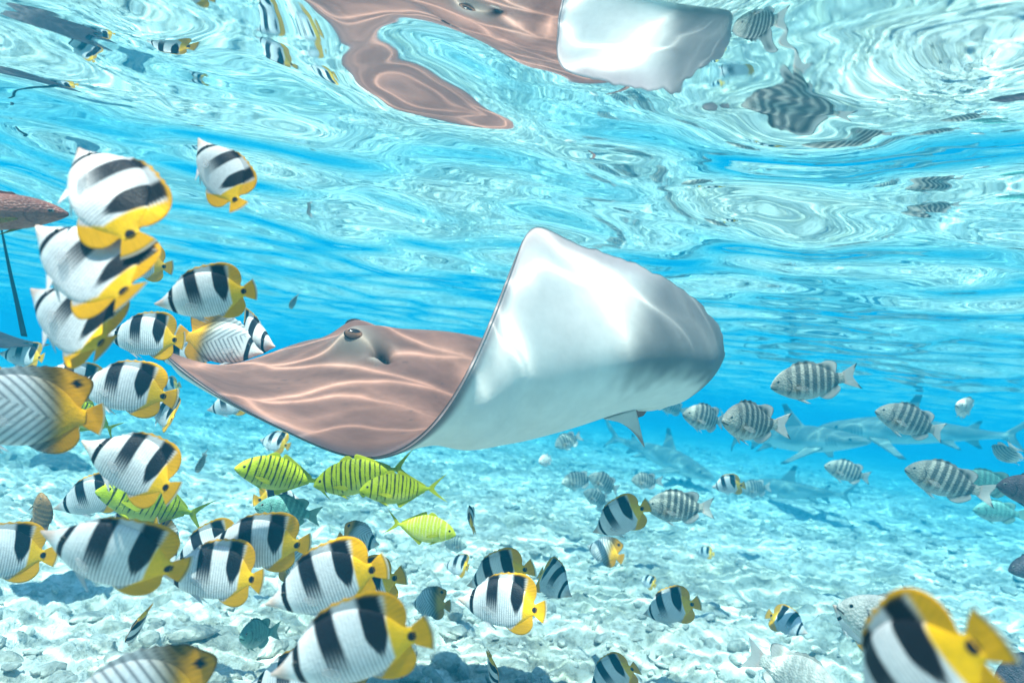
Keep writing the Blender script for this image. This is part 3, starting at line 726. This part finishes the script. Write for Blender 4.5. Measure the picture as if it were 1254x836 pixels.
# species, snout, tail, label, options
FISH = [
 ('B', (108, 180), (152, 298), 'butterflyfish rearing up just under the surface, topmost of the crowded shoal beside the ray', dict(fs=.64, s=-1, L=.15, roll=10)),
 ('B', (250, 170), (290, 258), 'butterflyfish rearing steeply alone above the ray snout, bright yellow tail down', dict(fs=.86, s=-1, roll=0, L=.108)),
 ('B', (138, 318), (205, 328), 'small butterflyfish between the steep one and the level one above the ray snout', dict(fs=.85, s=-1)),
 ('B', (196, 372), (311, 356), 'level butterflyfish with neat white flanks just above the ray snout', dict(fs=.98, s=-1, L=.122)),
 ('B', (58, 275), (174, 388), 'biggest butterflyfish of the crowded shoal, tilted head up with large yellow tail', dict(fs=.76, s=-1, L=.16)),
 ('B', (48, 352), (148, 442), 'butterflyfish tucked below the biggest tilted one, pale pectoral fin spread', dict(fs=.76, s=-1)),
 ('B', (5, 432), (56, 441), 'small bluish butterflyfish in front of the dark speckled ray', dict(fs=.9, s=-1)),
 ('B', (134, 410), (224, 418), 'butterflyfish directly behind the tilted pair, facing the dark speckled ray', dict(fs=.9, s=-1)),
 ('A', (318, 432), (226, 412), 'orange-tailed butterflyfish half hidden behind the ray snout edge', dict(fs=.85, s=1, L=.205)),
 ('B', (334, 424), (280, 402), 'butterflyfish turned towards the ray head, overlapping the orange-tailed one', dict(fs=.6, s=1, roll=25, L=.185)),
 ('B', (192, 432), (260, 440), 'butterflyfish peeking over the tip of the ray snout', dict(fs=.9, s=-1)),
 ('B', (98, 470), (206, 486), 'butterflyfish swimming just under the ray snout tip, full side in view', dict(fs=.92, s=-1, roll=-6)),
 ('B', (50, 459), (128, 478), 'butterflyfish mostly covered by the one under the ray snout tip', dict(fs=.95, s=1, L=.17)),
 ('B', (186, 494), (224, 520), 'small foreshortened butterflyfish below the ray snout tip', dict(fs=.62, s=-1, roll=15)),
 ('B', (196, 478), (222, 470), 'tiny pale butterflyfish behind the small foreshortened one', dict(fs=.7, s=-1)),
 ('B', (256, 502), (306, 492), 'butterflyfish with its tail end hidden by the ray front edge', dict(fs=.95, s=-1)),
 ('B', (319, 538), (353, 546), 'small butterflyfish right above the first barred trevally', dict(fs=.72, s=-1)),
 ('B', (366, 610), (314, 612), 'butterflyfish heading the other way behind the first barred trevally', dict(fs=.8, s=-1)),
 ('A', (-66, 500), (114, 514), 'large orange-tailed butterflyfish with chevron lines and a black dorsal spot', dict(fs=.97, s=1, L=.17, roll=-8, var=1)),
 ('B', (-118, 480), (15, 496), 'butterflyfish of which only an orange tail shows beside the large chevron-lined one', dict(fs=.95, s=1)),
 ('B', (106, 540), (224, 606), 'butterflyfish diving tail down over the green trevally tail', dict(fs=.97, s=-1, roll=10)),
 ('B', (75, 622), (152, 598), 'pinkish butterflyfish behind the one over the green trevally tail', dict(fs=.93, s=-1)),
 ('T', (128, 602), (262, 634), 'trevally hidden by a butterflyfish except for its yellow-green forked tail', dict(fs=.97, s=1, L=.24)),
 ('T', (78, 496), (148, 532), 'small barred trevally behind the large chevron-lined butterflyfish', dict(fs=.9, s=1)),
 ('B', (-62, 682), (58, 680), 'butterflyfish with yellow rear and round tail beside the brown fish', dict(fs=.97, s=1)),
 ('N', (46, 604), (57, 664), 'mottled brown fish standing upright above the sand', dict(fs=.9, s=1, L=.12, roll=52)),
 ('B', (58, 652), (219, 716), 'slim-looking butterflyfish rolled over the sand next to the brown fish', dict(fs=.98, s=-1, roll=36)),
 ('B', (122, 657), (200, 640), 'butterflyfish in the shade of the green trevally tail', dict(fs=.9, s=-1)),
 ('A', (216, 694), (166, 648), 'bluish chevron-lined butterflyfish nosing down at the sand', dict(fs=.7, s=1, roll=10)),
 ('B', (200, 700), (329, 708), 'dark butterflyfish with broad black saddles over the rough rubble', dict(fs=.98, s=-1, roll=8)),
 ('B', (216, 692), (302, 654), 'butterflyfish tucked behind the broad-saddled dark one', dict(fs=.95, s=-1)),
 ('B', (254, 664), (377, 674), 'butterflyfish right below the plain teal fish with stripes', dict(fs=.97, s=-1, roll=20)),
 ('A', (398, 692), (334, 690), 'chevron-lined butterflyfish turned away behind the one below the teal fish', dict(fs=.8, s=1)),
 ('G', (315, 621), (391, 632), 'slender teal fish with faint stripes below the barred trevallies', dict(fs=.97, s=1)),
 ('T', (292, 573), (408, 592), 'leading trevally of three with crisp black bars under the ray', dict(fs=.98, s=1, var=1)),
 ('T', (386, 594), (508, 570), 'middle trevally of three, half covered by its neighbour, tail raised', dict(fs=.97, s=-1, var=0, L=.166)),
 ('T', (442, 600), (547, 598), 'last trevally of three with crisp black bars, beside its pale companion', dict(fs=.98, s=1, var=1, L=.132)),
 ('P', (558, 654), (468, 638), 'yellow trevally with pale bars heading against the barred ones', dict(fs=.96, s=1, L=.125)),
 ('S', (572, 668), (538, 664), 'faint striped fish behind the yellow trevally with pale bars', dict(fs=.8, s=1)),
 ('B', (330, 738), (472, 694), 'large butterflyfish above the biggest one near the round teal fish', dict(fs=.98, s=-1, roll=14)),
 ('B', (398, 742), (494, 704), 'butterflyfish hidden behind the large pair except for a yellow fin', dict(fs=.95, s=-1)),
 ('A', (504, 738), (546, 742), 'small chevron-lined butterflyfish with yellow rear beside the largest butterflyfish tail', dict(fs=.66, s=-1)),
 ('B', (338, 822), (528, 767), 'largest butterflyfish over the white sand, pink snout and big yellow tail', dict(fs=.98, s=-1, roll=30, var=2)),
 ('B', (300, 842), (424, 834), 'butterflyfish partly under the largest one, close above the sand', dict(fs=.97, s=-1)),
 ('A', (366, 838), (456, 850), 'chevron-lined butterflyfish with brown rear, below the largest butterflyfish', dict(fs=.97, s=1)),
 ('A', (60, 876), (268, 862), 'chevron-lined butterflyfish with amber rear low over the sand', dict(fs=.97, s=1, roll=12, L=.17, var=1)),
 ('G', (297, 780), (334, 772), 'small round teal fish resting on the white sand', dict(fs=.5, s=1, L=.09)),
 ('A', (464, 666), (411, 658), 'small orange-tailed butterflyfish alone over the rubble below the trevallies', dict(fs=.75, s=1)),
 ('B', (543, 690), (581, 697), 'small butterflyfish beside the overlapping trio', dict(fs=.8, s=-1)),
 ('B', (571, 716), (653, 696), 'bluish butterflyfish, hindmost of the overlapping trio', dict(fs=.9, s=-1, roll=10)),
 ('B', (559, 733), (671, 748), 'brightly lit white butterflyfish in front of the overlapping trio', dict(fs=.97, s=-1, var=2)),
 ('B', (699, 728), (648, 694), 'butterflyfish facing the other way at the edge of the overlapping trio', dict(fs=.75, s=1)),
 ('B', (725, 651), (796, 622), 'butterflyfish nose to nose with the grey banded fish over the sand', dict(fs=.95, s=-1, roll=15)),
 ('A', (719, 668), (758, 682), 'small chevron-lined butterflyfish below the one meeting the grey banded fish', dict(fs=.7, s=-1)),
 ('B', (783, 707), (804, 718), 'tiny butterflyfish alone over open rubble', dict(fs=.8, s=-1)),
 ('B', (787, 751), (854, 740), 'tidy butterflyfish alone over the open sand', dict(fs=.9, s=-1, roll=5)),
 ('B', (719, 842), (786, 810), 'butterflyfish low over the sand with its belly out of sight', dict(fs=.95, s=-1, roll=20)),
 ('B', (872, 596), (913, 593), 'small butterflyfish between the sharks and the grey banded fish', dict(fs=.93, s=-1, roll=15)),
 ('B', (852, 676), (874, 678), 'tiny faint butterflyfish below the grey banded fish', dict(fs=.85, s=-1)),
 ('B', (985, 774), (942, 752), 'small butterflyfish facing the pale bream', dict(fs=.8, s=1)),
 ('B', (1050, 886), (1206, 790), 'out-of-focus butterflyfish with a tall dark dorsal fin in front of the pale bream', dict(fs=.66, s=-1, L=.125, roll=-10, var=1)),
 ('W', (1040, 743), (1168, 806), 'pale silvery bream half hidden by the out-of-focus butterflyfish', dict(fs=.95, s=1, L=.2)),
 ('B', (1028, 742), (1078, 790), 'butterflyfish covered by the pale bream', dict(fs=.8, s=1, L=.13)),
 ('W', (1020, 856), (922, 800), 'blurred white fish low over the rubble', dict(fs=.9, s=1, L=.2)),
 ('D', (1222, 838), (1310, 806), 'dark blurred fish low over the sand', dict(fs=.97, s=1)),
 ('D', (1242, 698), (1310, 690), 'dark purple fish over the far open sand beyond the pale bream', dict(fs=.97, s=1)),
 ('S', (948, 474), (1047, 460), 'grey banded fish with white forked tail above the sharks', dict(fs=.97, s=1, var=1)),
 ('S', (888, 515), (954, 520), 'deep-bodied grey banded fish beside the snout of the shaded shark', dict(fs=.62, s=1, var=2)),
 ('S', (838, 507), (894, 518), 'grey banded fish between two others in line behind the ray wing', dict(fs=.8, s=1)),
 ('S', (807, 495), (841, 504), 'small grey banded fish closest to the ray belly', dict(fs=.9, s=1)),
 ('S', (792, 620), (874, 622), 'sharp grey banded fish over the sand touching a butterflyfish', dict(fs=.95, s=1, var=1)),
 ('S', (1013, 570), (1066, 586), 'grey banded fish alone below the long shark', dict(fs=.97, s=1)),
 ('S', (1079, 503), (1156, 531), 'grey banded fish crossing in front of the long shark', dict(fs=.95, s=1)),
 ('S', (1118, 574), (1204, 606), 'dark grey banded fish leading the group below the long shark tail', dict(fs=.95, s=1)),
 ('G', (1178, 588), (1242, 596), 'teal fish behind the leading dark banded fish', dict(fs=.9, s=1, L=.18)),
 ('D', (1232, 594), (1312, 612), 'dark reddish fish behind the teal one', dict(fs=.95, s=1)),
 ('G', (1198, 624), (1250, 630), 'faint teal fish below the dark reddish one', dict(fs=.9, s=1, L=.18)),
 ('W', (1174, 496), (1193, 504), 'small whitish fish seen head on above the long shark tail', dict(fs=.35, s=1, L=.17)),
 ('S', (1226, 562), (1243, 546), 'banded fish turning in front of the long shark tail fin', dict(fs=.35, s=-1)),
 ('S', (680, 546), (713, 533), 'faint banded fish under the ray belly', dict(fs=.8, s=1)),
 ('S', (688, 591), (729, 585), 'paler of two faint banded fish over the far rubble', dict(fs=.9, s=1, L=.22)),
 ('S', (721, 583), (762, 601), 'second of two faint banded fish over the far rubble', dict(fs=.9, s=1, L=.22)),
 ('S', (715, 602), (750, 619), 'faint banded fish lowest of three over the far rubble', dict(fs=.9, s=1, L=.2)),
 ('S', (774, 588), (809, 590), 'faint rounded banded fish below the first shark', dict(fs=.8, s=1, L=.19)),
 ('W', (660, 566), (678, 560), 'tiny pale fish over the far rubble under the ray', dict(fs=.6, s=1, L=.14)),
 ('S', (908, 600), (944, 596), 'ghostly banded fish in front of the faintest shark', dict(fs=.8, s=1, L=.24)),
 ('B', (580, 620), (572, 650), 'butterflyfish seen edge on beside the yellow trevally', dict(fs=.6, s=-1, L=.10, roll=68)),
 ('B', (604, 838), (602, 798), 'butterflyfish seen edge on low over the sand', dict(fs=.7, s=-1, L=.10, roll=66)),
 ('S', (244, 578), (250, 552), 'tiny fish seen edge on over the sand near the trevallies', dict(fs=.7, s=-1, L=.10, roll=65)),
 ('S', (357, 378), (363, 356), 'tiny grey fish alone above the ray head', dict(fs=.7, s=-1, L=.10, roll=65)),
 ('B', (164, 788), (174, 740), 'slender dark butterflyfish seen edge on above the pitted sand', dict(fs=.7, s=-1, L=.10, roll=74)),
 ('M', (62, 262), (-120, 258), 'maroon fish with yellow fin just under the surface beside the crowded shoal', dict(fs=.95, s=1, L=.24, deep=.55)),
 ('K', (864, 582), (738, 528), 'shark with sunlit back gliding towards the grey banded fish', dict(fs=.72, s=1, var=1)),
 ('K', (1044, 540), (862, 534), 'shark with caustic light on its head facing the long shark', dict(fs=.80, s=1, var=2, L=1.95)),
 ('K', (1020, 522), (1262, 538), 'long shark with its whole body side on and tail fin raised', dict(fs=.97, s=1, var=1)),
 ('K', (902, 592), (1064, 612), 'faintest shark, low over the far sand with a black-tipped fin', dict(fs=.97, s=1, var=0, L=1.6)),
]
for sp, a, b, lab, kw in FISH: place(sp, a, b, lab, **kw)

# ------------------------------------------------------------------ the stingray
RS = np.array([0, .1, .2, .3, .4, .5, .572, .6, .64, .7, .8, .9, 1.0])
RT = [-1, -.4, 0, .3, .6, .82, 1]
RAY_NET = [  # one row per station from the snout to the tail; (x, y, depth) from the far wing edge to the near one
 [(204, 428, 1.28), (202, 428, 1.265), (200, 428, 1.25), (199, 428, 1.245), (198, 428, 1.24), (197, 428, 1.235), (196, 428, 1.23)],
 [(290, 450, 1.55), (275, 449, 1.42), (264, 447, 1.30), (264, 456, 1.26), (264, 466, 1.215), (264, 474, 1.185), (264, 480, 1.17)],
 [(395, 425, 1.66), (365, 420, 1.48), (331, 441, 1.345), (337, 462, 1.27), (343, 488, 1.19), (347, 512, 1.12), (350, 526, 1.09)],
 [(465, 425, 1.74), (430, 412, 1.55), (418, 414, 1.38), (425, 447, 1.29), (435, 495, 1.17), (443, 536, 1.06), (452, 559, 1.00)],
 [(550, 414, 1.76), (515, 409, 1.58), (500, 410, 1.41), (507, 446, 1.30), (520, 498, 1.17), (530, 524, 1.05), (540, 505, .97)],
 [(600, 425, 1.77), (590, 418, 1.62), (575, 420, 1.43), (573, 462, 1.33), (575, 516, 1.18), (583, 500, 1.03), (600, 392, 1.02)],
 [(637, 429, 1.76), (630, 427, 1.62), (622, 429, 1.437), (615, 474, 1.345), (613, 516, 1.187), (617, 455, 1.04), (634, 308, 1.12)],
 [(650, 430, 1.75), (645, 430, 1.62), (640, 432, 1.44), (632, 478, 1.35), (628, 514, 1.19), (632, 438, 1.05), (651, 281, 1.16)],
 [(668, 433, 1.74), (667, 436, 1.61), (665, 439, 1.44), (658, 481, 1.352), (655, 510, 1.20), (660, 437, 1.07), (690, 293, 1.20)],
 [(700, 440, 1.71), (700, 445, 1.60), (700, 450, 1.44), (695, 484, 1.36), (700, 500, 1.22), (716, 430, 1.11), (750, 315, 1.25)],
 [(740, 450, 1.65), (745, 465, 1.57), (750, 470, 1.44), (755, 486, 1.37), (780, 478, 1.27), (815, 430, 1.20), (847, 366, 1.31)],
 [(770, 475, 1.60), (775, 484, 1.53), (780, 488, 1.43), (800, 488, 1.38), (835, 474, 1.33), (863, 456, 1.31), (882, 438, 1.36)],
 [(780, 496, 1.48), (788, 498, 1.45), (795, 500, 1.42), (800, 500, 1.41), (806, 500, 1.40), (808, 499, 1.40), (810, 498, 1.40)],
]

def ray_surface(s, t):
    P = np.array([[px(*q) for q in row] for row in RAY_NET])
    A = cspline(RS, P, s)                                  # (ns, 7, 3)
    return cspline(RT, A.transpose(1, 0, 2), t).transpose(1, 0, 2)   # (ns, nt, 3)

def build_ray():
    ns, ntt = 230, 190
    s = np.linspace(0, 1, ns); t = np.linspace(-1, 1, ntt)
    t = np.sign(t) * (1 - (1 - np.abs(t)) ** 1.15)
    C = ray_surface(s, t)
    ds = np.gradient(C, axis=0); dt = np.gradient(C, axis=1)
    N = np.cross(ds, dt); N /= np.maximum(np.linalg.norm(N, axis=-1, keepdims=True), 1e-9)
    if N[60, 95, 2] < 0: N = -N
    S, T = np.meshgrid(s, t, indexing='ij')
    # body thickness
    body = np.exp(-((S - .42) / .30) ** 2)
    at = np.abs(T)
    th = (.012 + .100 * body * np.maximum(0, 1 - at) ** 1.1) * np.sqrt(np.maximum(0, 1 - at ** 6)) + .004
    ends = sm(0, .05, S) * (1 - sm(.95, 1, S))
    th = th * (.25 + .75 * ends)
    def blob(s0, t0, rs_, rt_): return np.exp(-((S - s0) / rs_) ** 2 - ((T - t0) / rt_) ** 2)
    up = np.zeros_like(S)
    rel = C - CAM; dep = rel @ F; QX = CX + FPX * (rel @ R) / dep; QY = CY - FPX * (rel @ U) / dep
    def find(x, y):
        q = np.where((T > -.05) & (T < .6) & (S < .55), np.hypot(QX - x, QY - y), 1e9); k = np.unravel_index(np.argmin(q), q.shape); return S[k], T[k]
    EYE_S, EYE_T = find(436, 424); SP_S, SP_T = find(467, 434)
    up += .036 * blob(EYE_S, EYE_T, .030, .085) + .030 * blob(EYE_S, -.22, .032, .075)
    up += .020 * blob(EYE_S + .03, EYE_T - .09, .045, .09) + .012 * blob(.47, -.02, .10, .16)
    up -= .040 * blob(SP_S, SP_T, .0135, .050)            # spiracle behind the eye
    up += .014 * blob(SP_S - .012, SP_T + .055, .010, .030)
    mg = sm(.93, 1, T) * sm(.62, .7, S) * (1 - sm(.97, 1, S))
    wob = np.sin(S * 150) * .0013 + np.sin(S * 233 + 1) * .0012 + np.sin(S * 410) * .001 + .003 * sm(.78, .9, S) * np.sin(S * 120)
    up += mg * wob
    dd = C + N * up[..., None]
    ventral = C - N * (th + .001)[..., None]
    dd[..., :] += (dt / np.maximum(np.linalg.norm(dt, axis=-1, keepdims=True), 1e-9)) * (mg * wob * 1.6)[..., None]
    ventral += (dt / np.maximum(np.linalg.norm(dt, axis=-1, keepdims=True), 1e-9)) * (mg * wob * 1.6)[..., None]
    base = CAM + np.array([0, 1.3, 0])
    n = ns * ntt
    V = np.concatenate([dd.reshape(-1, 3), ventral.reshape(-1, 3)]) - base
    # outward normals: try one winding and check
    fa = grid_faces(ns, ntt); q = fa[60 * (ntt - 1) + 95]
    nn = np.cross(V[q[1]] - V[q[0]], V[q[2]] - V[q[0]])
    fl = nn @ N[60, 95] < 0
    Fc = grid_faces(ns, ntt, flip=fl) + grid_faces(ns, ntt, off=n, flip=not fl)
    def rim(ix):
        return [[ix[k], ix[k + 1], ix[k + 1] + n, ix[k] + n] for k in range(len(ix) - 1)]
    r = rim([i * ntt + ntt - 1 for i in range(ns)]) + rim([i * ntt for i in range(ns)][::-1]) + rim(list(range(ntt))) + rim([(ns - 1) * ntt + j for j in range(ntt)][::-1])
    Fc += [f[::-1] for f in r] if not fl else r
    # skin colours
    rs = np.random.RandomState(3)
    brown = np.array([.265, .132, .102]); dark = np.array([.10, .075, .085]); pale = np.array([.42, .34, .29])
    nz = value_noise(S * 30, T * 20, 1.0, 31) + .5 * value_noise(S * 90, T * 60, 1.0, 32) + .35 * value_noise(S * 240, T * 150, 1.0, 33)
    cd = np.tile(brown, (ns, ntt, 1)) * (1 + .30 * nz)[..., None]
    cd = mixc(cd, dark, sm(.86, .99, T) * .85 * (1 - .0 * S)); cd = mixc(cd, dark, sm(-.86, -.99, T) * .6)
    cd = mixc(cd, pale, np.clip(1.2 * blob(EYE_S + .004, EYE_T + .03, .034, .085), 0, 1) * .85)
    cd = mixc(cd, np.array([.015, .013, .013]), np.clip(2.2 * blob(SP_S, SP_T, .0105, .038), 0, 1))
    cd = mixc(cd, pale * 1.25, np.clip(1.6 * blob(SP_S - .010, SP_T + .052, .009, .022), 0, 1))
    for k in range(26):
        s0, t0 = rs.uniform(.1, .6), rs.uniform(0, .9)
        cd = mixc(cd, dark * .8, .6 * blob(s0, t0, .0025 + .002 * rs.rand(), .006))
    white = np.array([.80, .78, .76])
    cv = np.tile(white, (ns, ntt, 1)) * (1 + .05 * nz)[..., None]
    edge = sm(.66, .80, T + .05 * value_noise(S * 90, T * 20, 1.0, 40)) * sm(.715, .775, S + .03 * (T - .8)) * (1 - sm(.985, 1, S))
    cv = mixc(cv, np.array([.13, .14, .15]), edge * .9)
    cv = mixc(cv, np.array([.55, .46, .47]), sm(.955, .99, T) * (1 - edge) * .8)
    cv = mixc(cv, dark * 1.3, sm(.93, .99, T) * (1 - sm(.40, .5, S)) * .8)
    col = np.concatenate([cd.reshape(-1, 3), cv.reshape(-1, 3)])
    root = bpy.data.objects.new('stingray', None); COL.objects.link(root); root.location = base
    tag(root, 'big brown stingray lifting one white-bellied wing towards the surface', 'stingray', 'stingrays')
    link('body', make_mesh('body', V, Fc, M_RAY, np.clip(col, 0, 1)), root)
    # eyes
    i0 = int(EYE_S * (ns - 1)); j0 = int(np.argmin(np.abs(t - EYE_T)))
    def eye_at(pt, nrm, tang, r):
        nrm = nrm / np.linalg.norm(nrm); tang = tang - nrm * (tang @ nrm); tang /= np.linalg.norm(tang); bt = np.cross(nrm, tang)
        nu, nv = 14, 28
        a = np.linspace(0, math.pi * .6, nu); b = np.linspace(0, 2 * math.pi, nv, endpoint=False); aa, bb = np.meshgrid(a, b, indexing='ij')
        p = pt + r * (np.sin(aa) * np.cos(bb))[..., None] * tang * 1.25 + r * .8 * (np.sin(aa) * np.sin(bb))[..., None] * bt + r * .55 * np.cos(aa)[..., None] * nrm
        e = aa.ravel() / (math.pi / 2)
        bb_ = bb.ravel()
        c = np.tile(np.array([.20, .10, .06]), (len(e), 1)) * (1 + .25 * np.sin(bb_ * 9 + e * 20))[:, None]
        c = mixc(c, np.array([.012, .010, .012]), (1 - sm(.28, .34, np.hypot(e * np.cos(bb_) * .7, e * np.sin(bb_) - .25))))
        c = mixc(c, np.array([.03, .016, .013]), sm(.62, .78, e))
        f = grid_faces(nu, nv, wrap=True)
        v = p.reshape(-1, 3) - base
        m = np.cross(v[f[30][1]] - v[f[30][0]], v[f[30][2]] - v[f[30][0]])
        if m @ nrm < 0: f = [x[::-1] for x in f]
        link('eye', make_mesh('eye', v, f, M_EYE, c), root)
    rel = dd - CAM; dep = rel @ F; QX = CX + FPX * (rel @ R) / dep; QY = CY - FPX * (rel @ U) / dep
    q = np.where((T > -.1) & (T < .5) & (S < .5), np.hypot(QX - 432, QY - 409) + 60 * (dep - dep[i0, j0]), 1e9); k = np.unravel_index(np.argmin(q), q.shape)
    pe_s = dd[k]; look = CAM - pe_s; look = look / np.linalg.norm(look)
    eye_at(pe_s - look * .005, look * .9 + np.array([0, 0, .45]), R, .0165)
    far = dd[i0, int(np.argmin(np.abs(t + .26)))]
    eye_at(far, np.array([-.2, .8, .5]), R, .0165)
    # pelvic fin and tail
    def quadfin(name, a, b, tip, tw, col_, half=.008):
        a, b, tip, tw = (np.array(q) for q in (a, b, tip, tw))
        def P(u, v):
            r0 = a + (b - a) * u[..., None]; r1 = tip + tw * (u - .5)[..., None]
            return r0 + (r1 - r0) * v[..., None]
        fv, ff, vv, uu = sheet_geo(P, 14, 14, half, .002, np.cross(b - a, tip - a))
        c = mixc(np.tile(np.array(col_), (len(fv), 1)), np.array([.40, .27, .25]), sm(.70, .85, vv))
        link(name, make_mesh(name, fv - base, ff, M_RAY, c), root)
    quadfin('pelvic_fin', px(738, 512, 1.33), px(776, 500, 1.36), px(779, 533, 1.37), px(786, 542, 1.39) - px(766, 514, 1.36), (.62, .60, .58))
    quadfin('pelvic_fin', px(745, 495, 1.55), px(770, 490, 1.56), px(775, 505, 1.62), px(780, 510, 1.60) - px(770, 505, 1.60), (.60, .58, .56))
    pts = np.array([px(780, 498, 1.42), px(770, 494, 1.60), px(745, 486, 1.85), px(700, 470, 2.1)])
    u = np.linspace(0, 1, 30); c = cspline([0, .33, .66, 1], pts, u); rad = .022 * (1 - u) + .003
    a = np.linspace(0, 2 * math.pi, 10, endpoint=False)
    tv = (c[:, None] + rad[:, None, None] * (np.cos(a)[None, :, None] * U + np.sin(a)[None, :, None] * R)).reshape(-1, 3) - base
    tf = grid_faces(30, 10, wrap=True) + [list(range(10)), list(range(290, 300))[::-1]]
    link('tail', make_mesh('tail', tv, tf, M_RAY, np.tile(brown * .9, (len(tv), 1))), root)

build_ray()

# the dark ray swimming off beyond the shoal
def build_dark_ray(pos, heading, width, label):
    ns, nt_ = 60, 60
    S, T = np.meshgrid(np.linspace(0, 1, ns), np.linspace(-1, 1, nt_), indexing='ij')
    hw = np.interp(S, [0, .12, .3, .48, .6, .8, 1], [.02, .20, .40, .50, .46, .26, .05]) * width
    x = (.45 - S) * width * .95; y = T * hw
    z = -.10 * width * np.abs(T) ** 2 * np.sin(S * math.pi) + .09 * width * np.exp(-(T / .3) ** 2 - ((S - .42) / .28) ** 2)
    th = (.004 + .06 * np.exp(-(T / .4) ** 2 - ((S - .42) / .3) ** 2)) * width
    n = ns * nt_
    V = np.concatenate([np.stack([x, y, z], -1).reshape(-1, 3), np.stack([x, y, z - th], -1).reshape(-1, 3)])
    Fc = grid_faces(ns, nt_) + grid_faces(ns, nt_, off=n, flip=True)
    def rim(ix): return [[ix[k], ix[k + 1], ix[k + 1] + n, ix[k] + n] for k in range(len(ix) - 1)]
    Fc += rim([i * nt_ + nt_ - 1 for i in range(ns)]) + rim([i * nt_ for i in range(ns)][::-1]) + rim(list(range(nt_))) + rim([(ns - 1) * nt_ + j for j in range(nt_)][::-1])
    nz = value_noise(S * 60, T * 60, 1.0, 51) + value_noise(S * 140, T * 140, 1.0, 52)
    cd = np.array([.05, .042, .045]) * (1 + .8 * nz[..., None])
    col = np.concatenate([np.clip(cd, .005, 1).reshape(-1, 3), np.tile(np.array([.18, .18, .19]), (n, 1))])
    root = bpy.data.objects.new('stingray', None); COL.objects.link(root); root.location = pos; root.rotation_euler = (0, 0, heading)
    tag(root, label, 'stingray', 'stingrays')
    link('body', make_mesh('body', V, Fc, M_RAY, col), root)
    return root
dr = build_dark_ray(px(-20, 412, 2.0), math.radians(200), .34, 'dark speckled stingray with an upright whip tail beyond the crowded shoal')
inv = dr.matrix_basis.inverted()
pts = np.array([px(30, 412, 2.0), px(22, 375, 1.98), px(12, 330, 1.94), px(2, 280, 1.90)]); u = np.linspace(0, 1, 30)
c = cspline([0, .33, .66, 1], pts, u); c = np.array([inv @ Vector(q) for q in c]); rad = .006 * (1 - u) + .003
a = np.linspace(0, 2 * math.pi, 10, endpoint=False)
tv = (c[:, None] + rad[:, None, None] * (np.cos(a)[None, :, None] * np.array([1.0, 0, 0]) + np.sin(a)[None, :, None] * np.array([0, 1.0, 0]))).reshape(-1, 3)
link('tail', make_mesh('tail', tv, grid_faces(30, 10, wrap=True) + [list(range(10)), list(range(290, 300))[::-1]], M_RAY, np.tile(np.array([.03, .03, .035]), (len(tv), 1))), dr)
for sgn in (-1, 1):
    ev, ef, ea = eye_geo((.09, sgn * .05, .036), .012, sgn)
    link('eye', make_mesh('eye', ev, ef, M_EYE, np.tile(np.array([.01, .01, .01]), (len(ev), 1))), dr)

def on_bed(x, y):
    v = px(x, y, 1.0) - CAM; d = (SEABED - CAM[2]) / v[2]; p = CAM + v * d
    return Vector((p[0], p[1], SEABED + float(bed_height(np.array(p[0]), np.array(p[1])))))
build_rock(on_bed(72, 572), (.20, .16, .07), 4, M_DARKROCK, 'dark coral rock on the sand under the large chevron-lined butterflyfish')
build_rock(on_bed(700, 628), (.16, .13, .06), 9, M_RUBBLE, 'low grey coral rock on the far rubble below three faint banded fish')
build_rock(on_bed(250, 585), (.14, .10, .04), 12, M_RUBBLE, 'flat coral rock under the tiny fish near the trevallies')
